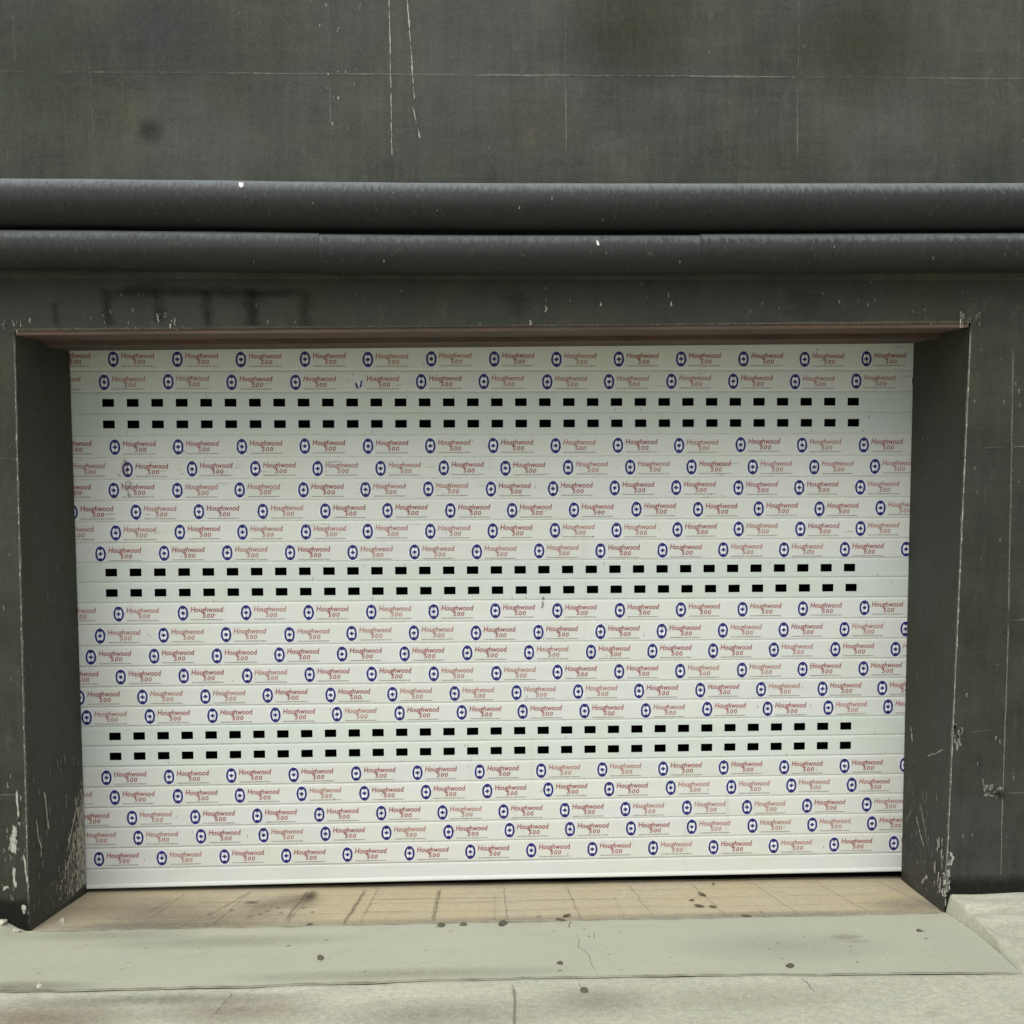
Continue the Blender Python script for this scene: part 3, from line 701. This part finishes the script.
for s in (1, -1):
    us = [0, .3 / 30, .6 / 30, .85 / 30, .95 / 30, 1 / 30] + [1 / 30 + (i / 40) ** 2 * 29 / 30 for i in range(1, 41)]
    vs = lin(0, 1, 30)
    if s < 0: us = us[::-1]
    grid(us, vs, side_fn(s))
frp = lambda u, v: (u, v, pv(u, v) + .003)
mb.ribbon([(.02 + .003 * math.sin(i), yf(0) - .03 - i * .05) for i in range(30)], .012, (.16, .15, .11), .6, M['stain_shade'], frp)
for (x0, y0, x1, y1, a) in ((-.78, -1.0, -.80, -1.12, .6), (.86, -1.0, .875, -1.08, .7), (.21, -.99, .22, -1.06, .5)):
    mb.ribbon(path((x0, y0), (x1, y1), 6, .004), .006, (.14, .13, .1), a, M['stain_shade'], frp)
for (cx, cy, rx, ry, c, a) in ((-1.3, -1.12, .35, .10, (.33, .27, .20), .7), (-.75, -1.1, .3, .09, (.34, .29, .22), .6), (-.2, -1.15, .4, .1, (.30, .31, .23), .5), (.7, -1.1, .3, .08, (.53, .53, .42), .6), (-1.0, -1.03, .5, .04, (.28, .29, .22), .6), (.25, -1.1, .2, .1, (.32, .32, .25), .5)):
    mb.patch(cx - rx, cx + rx, cy - ry, cy + ry, 14, 8, lambda u, v: max(0, 1 - math.hypot((u - cx) / rx, (v - cy) / ry)) * a if v < yf(u) - .02 else 0, c, M['stain_shade'], frp)
o = mb.build('pavement', None, (0, 0, 0), smooth=True); o['kind'] = 'structure'
mb = MB(); mb.quad([(-400, -400, -.03), (400, -400, -.03), (400, 400, -.03), (-400, 400, -.03)], M['earth'])
mb.build('ground')['kind'] = 'structure'
# dark garage behind the door
mb = MB(); b = (-2.2, 2.2, .03, 3.0, -.02, 2.6)
P = [(x, y, z) for x in b[:2] for y in b[2:4] for z in b[4:]]
for f in ((0, 2, 3, 1), (4, 5, 7, 6), (2, 6, 7, 3), (0, 4, 6, 2), (1, 3, 7, 5)): mb.quad([P[i] for i in f], M['inside'])
mb.build('garage_interior')['kind'] = 'structure'

# ------------------------------------------------------------------ loose bits lying about
def gz(x, y):
    if y > -D: return thr(x, y)
    if y > yf(x): return ramp_z(x, (-y - D) / (-yf(x) - D))
    return pv(x, y)
def pebble(x, y, r, mat, label, name='pebble', flatk=.55, g='dark bits of grit lying by the garage door'):
    mb = MB(); bm = bmesh.new(); bmesh.ops.create_icosphere(bm, subdivisions=2, radius=r)
    r *= .7
    sd = random.random() * 50; kx = random.uniform(.9, 1.7); an = random.uniform(0, 3)
    ca, sa = math.cos(an), math.sin(an); kk = mb.mat(mat)
    for v in bm.verts:
        c = v.co * (1 + .5 * mn.noise(v.co / r * .9 + Vector((sd, 0, 0))))
        px, py, pz = c.x * kx, c.y, max(c.z * flatk, -r * .25)
        mb.v.append((x + px * ca - py * sa, y + px * sa + py * ca, gz(x, y) + pz + r * .22))
    for f in bm.faces: mb.f.append([v.index for v in f.verts]); mb.mi.append(kk)
    bm.free()
    o = mb.build(name, None, (x, y, gz(x, y))); tag(o, label, name.replace('_', ' '), g); return o
def leaf(x, y, L, ang, label):
    mb = MB(); kk = mb.mat(M['leaf']); n = 8; rows = []; L *= .85
    ca, sa = math.cos(ang), math.sin(ang)
    top = []
    for i in range(n + 1):
        t = i / n; w = L * .22 * math.sin(math.pi * min(1, t * .96 + .02)) ** .8; lift = .003 + .35 * L * (t - .5) ** 2
        for s_, dz in ((-1, .15 * L), (0, 0), (1, .12 * L)):
            px = (t - .5) * L; py = s_ * w
            top.append((x + px * ca - py * sa, y + px * sa + py * ca, gz(x, y) + lift + dz * (w / (L * .22 + 1e-6))))
    b = len(mb.v); mb.v += top + [(p[0], p[1], p[2] - .0012) for p in top]; N = len(top)
    for i in range(n):
        for j in range(2):
            q = [i * 3 + j, i * 3 + j + 1, i * 3 + j + 4, i * 3 + j + 3]
            mb.f.append(q); mb.mi.append(kk); mb.f.append([N + a for a in q[::-1]]); mb.mi.append(kk)
        for j in (0, 2):
            q = [i * 3 + j, i * 3 + j + 3, N + i * 3 + j + 3, N + i * 3 + j]; mb.f.append(q); mb.mi.append(kk)
    o = mb.build('dry_leaf', None, (x, y, gz(x, y))); tag(o, label, 'leaf', 'dry leaves on the threshold'); return o
pebble(-1.505, -.36, .015, M['stone_pale'], 'yellowish plaster crumb at the foot of the left jamb', 'plaster_crumb', .9, 'pale plaster crumbs')
pebble(-1.655, -.475, .016, M['stone_pale'], 'pale crumb against the foot of the wall at the left edge of the photo', 'plaster_crumb', .7, 'pale plaster crumbs')
pebble(-1.610, -.480, .010, M['stone_pale'], 'small greyish crumb between the left wall foot and the left jamb', 'plaster_crumb', .7, 'pale plaster crumbs')
pebble(-1.355, -.925, .010, M['stone_pale'], 'small white crumb on the ramp, at its left front edge', 'plaster_crumb', .5, 'pale plaster crumbs')
pebble(-.203, -.495, .013, M['stone_dark'], 'dark grit lump left of centre where tan threshold meets ramp, left of a pair')
pebble(-.128, -.49, .012, M['stone_dark'], 'dark grit lump left of centre where tan threshold meets ramp, right of a pair')
pebble(.004, -.486, .015, M['stone_dark'], 'widest dark grit lump near the middle of the threshold edge')
pebble(-.565, -.765, .011, M['stone_dark'], 'lone dark grit lump on the left half of the ramp')
pebble(.168, -.848, .010, M['stone_dark'], 'dark grit lump on the ramp left of the long crack')
pebble(.222, -1.04, .012, M['stone_dark'], 'dark grit lump on the pale pavement in front of the crack')
pebble(.853, -.905, .011, M['stone_dark'], 'dark grit lump on the right half of the ramp near its front edge')
pebble(1.355, -.64, .009, M['stone_dark'], 'tiny dark grit lump on the ramp near the right jamb')
pebble(-.648, -.445, .009, M['stone_dark'], 'small dark grit lump at the end of a dark groove on the left threshold')
leaf(.225, -.41, .040, .5, 'dark dry leaf scrap on threshold edge above the ramp crack, rear one of two')
leaf(.200, -.455, .042, -.4, 'dark dry leaf scrap on threshold edge above the ramp crack, front one of two')
leaf(.740, -.18, .046, -.9, 'dry leaf nearest the door among the cluster on the right of the threshold')
leaf(.690, -.247, .026, .2, 'smallest leaf scrap in the cluster on the right of the threshold')
leaf(.700, -.326, .044, -.4, 'front left leaf of the cluster on the right of the threshold')
leaf(.745, -.335, .034, -.5, 'front right leaf of the cluster on the right of the threshold')
leaf(.835, -.455, .044, -.4, 'dry leaf lying alone at the front edge of the threshold, right of the cluster')
leaf(.815, -.035, .024, 1.5, 'tiny upright leaf scrap right under the door bottom rail')

# ------------------------------------------------------------------ light, sky, camera
ELEV, AZ = math.radians(56), math.radians(200)
to_sun = Vector((math.sin(AZ) * math.cos(ELEV), math.cos(AZ) * math.cos(ELEV), math.sin(ELEV)))
sd = bpy.data.lights.new('sun', 'SUN'); sd.energy = 1.3; sd.angle = math.radians(50); sd.color = (1, .985, .945)
so = bpy.data.objects.new('sun', sd); COL.objects.link(so); so.rotation_euler = to_sun.to_track_quat('Z', 'Y').to_euler(); so.location = to_sun * 20
w = bpy.data.worlds.new('World'); S.world = w; w.use_nodes = True
nt = w.node_tree; nt.nodes.clear()
sky = nt.nodes.new('ShaderNodeTexSky'); sky.sky_type = 'NISHITA'; sky.sun_disc = False; sky.sun_elevation = ELEV; sky.sun_rotation = AZ
sky.air_density = 1.0; sky.dust_density = 4.0; sky.ozone_density = 1.0
hs = nt.nodes.new('ShaderNodeHueSaturation'); hs.inputs['Saturation'].default_value = .35
bg = nt.nodes.new('ShaderNodeBackground'); bg.inputs['Strength'].default_value = .12
ow = nt.nodes.new('ShaderNodeOutputWorld')
nt.links.new(sky.outputs[0], hs.inputs['Color']); nt.links.new(hs.outputs[0], bg.inputs[0]); nt.links.new(bg.outputs[0], ow.inputs[0])

p, y, r, f = -.07089, .03259, -.00272, 1081.05
cp, sp, cy, sy = math.cos(p), math.sin(p), math.cos(y), math.sin(y)
F = Vector((sy * cp, cy * cp, sp)); R0 = Vector((cy, -sy, 0)); U0 = R0.cross(F)
R = math.cos(r) * R0 + math.sin(r) * U0; U = -math.sin(r) * R0 + math.cos(r) * U0
cam = bpy.data.cameras.new('camera'); co = bpy.data.objects.new('camera', cam); COL.objects.link(co)
co.matrix_world = Matrix(((R.x, U.x, -F.x, -.07656), (R.y, U.y, -F.y, -4.00756), (R.z, U.z, -F.z, 1.70086), (0, 0, 0, 1)))
cam.sensor_width = 36; cam.lens = f / 1024 * 36; cam.clip_end = 2000; cam.clip_start = .05
S.camera = co
S.view_settings.view_transform = 'Standard'; S.view_settings.look = 'None'; S.view_settings.exposure = 0.25; S.view_settings.gamma = 1
S.render.resolution_x = S.render.resolution_y = 1024
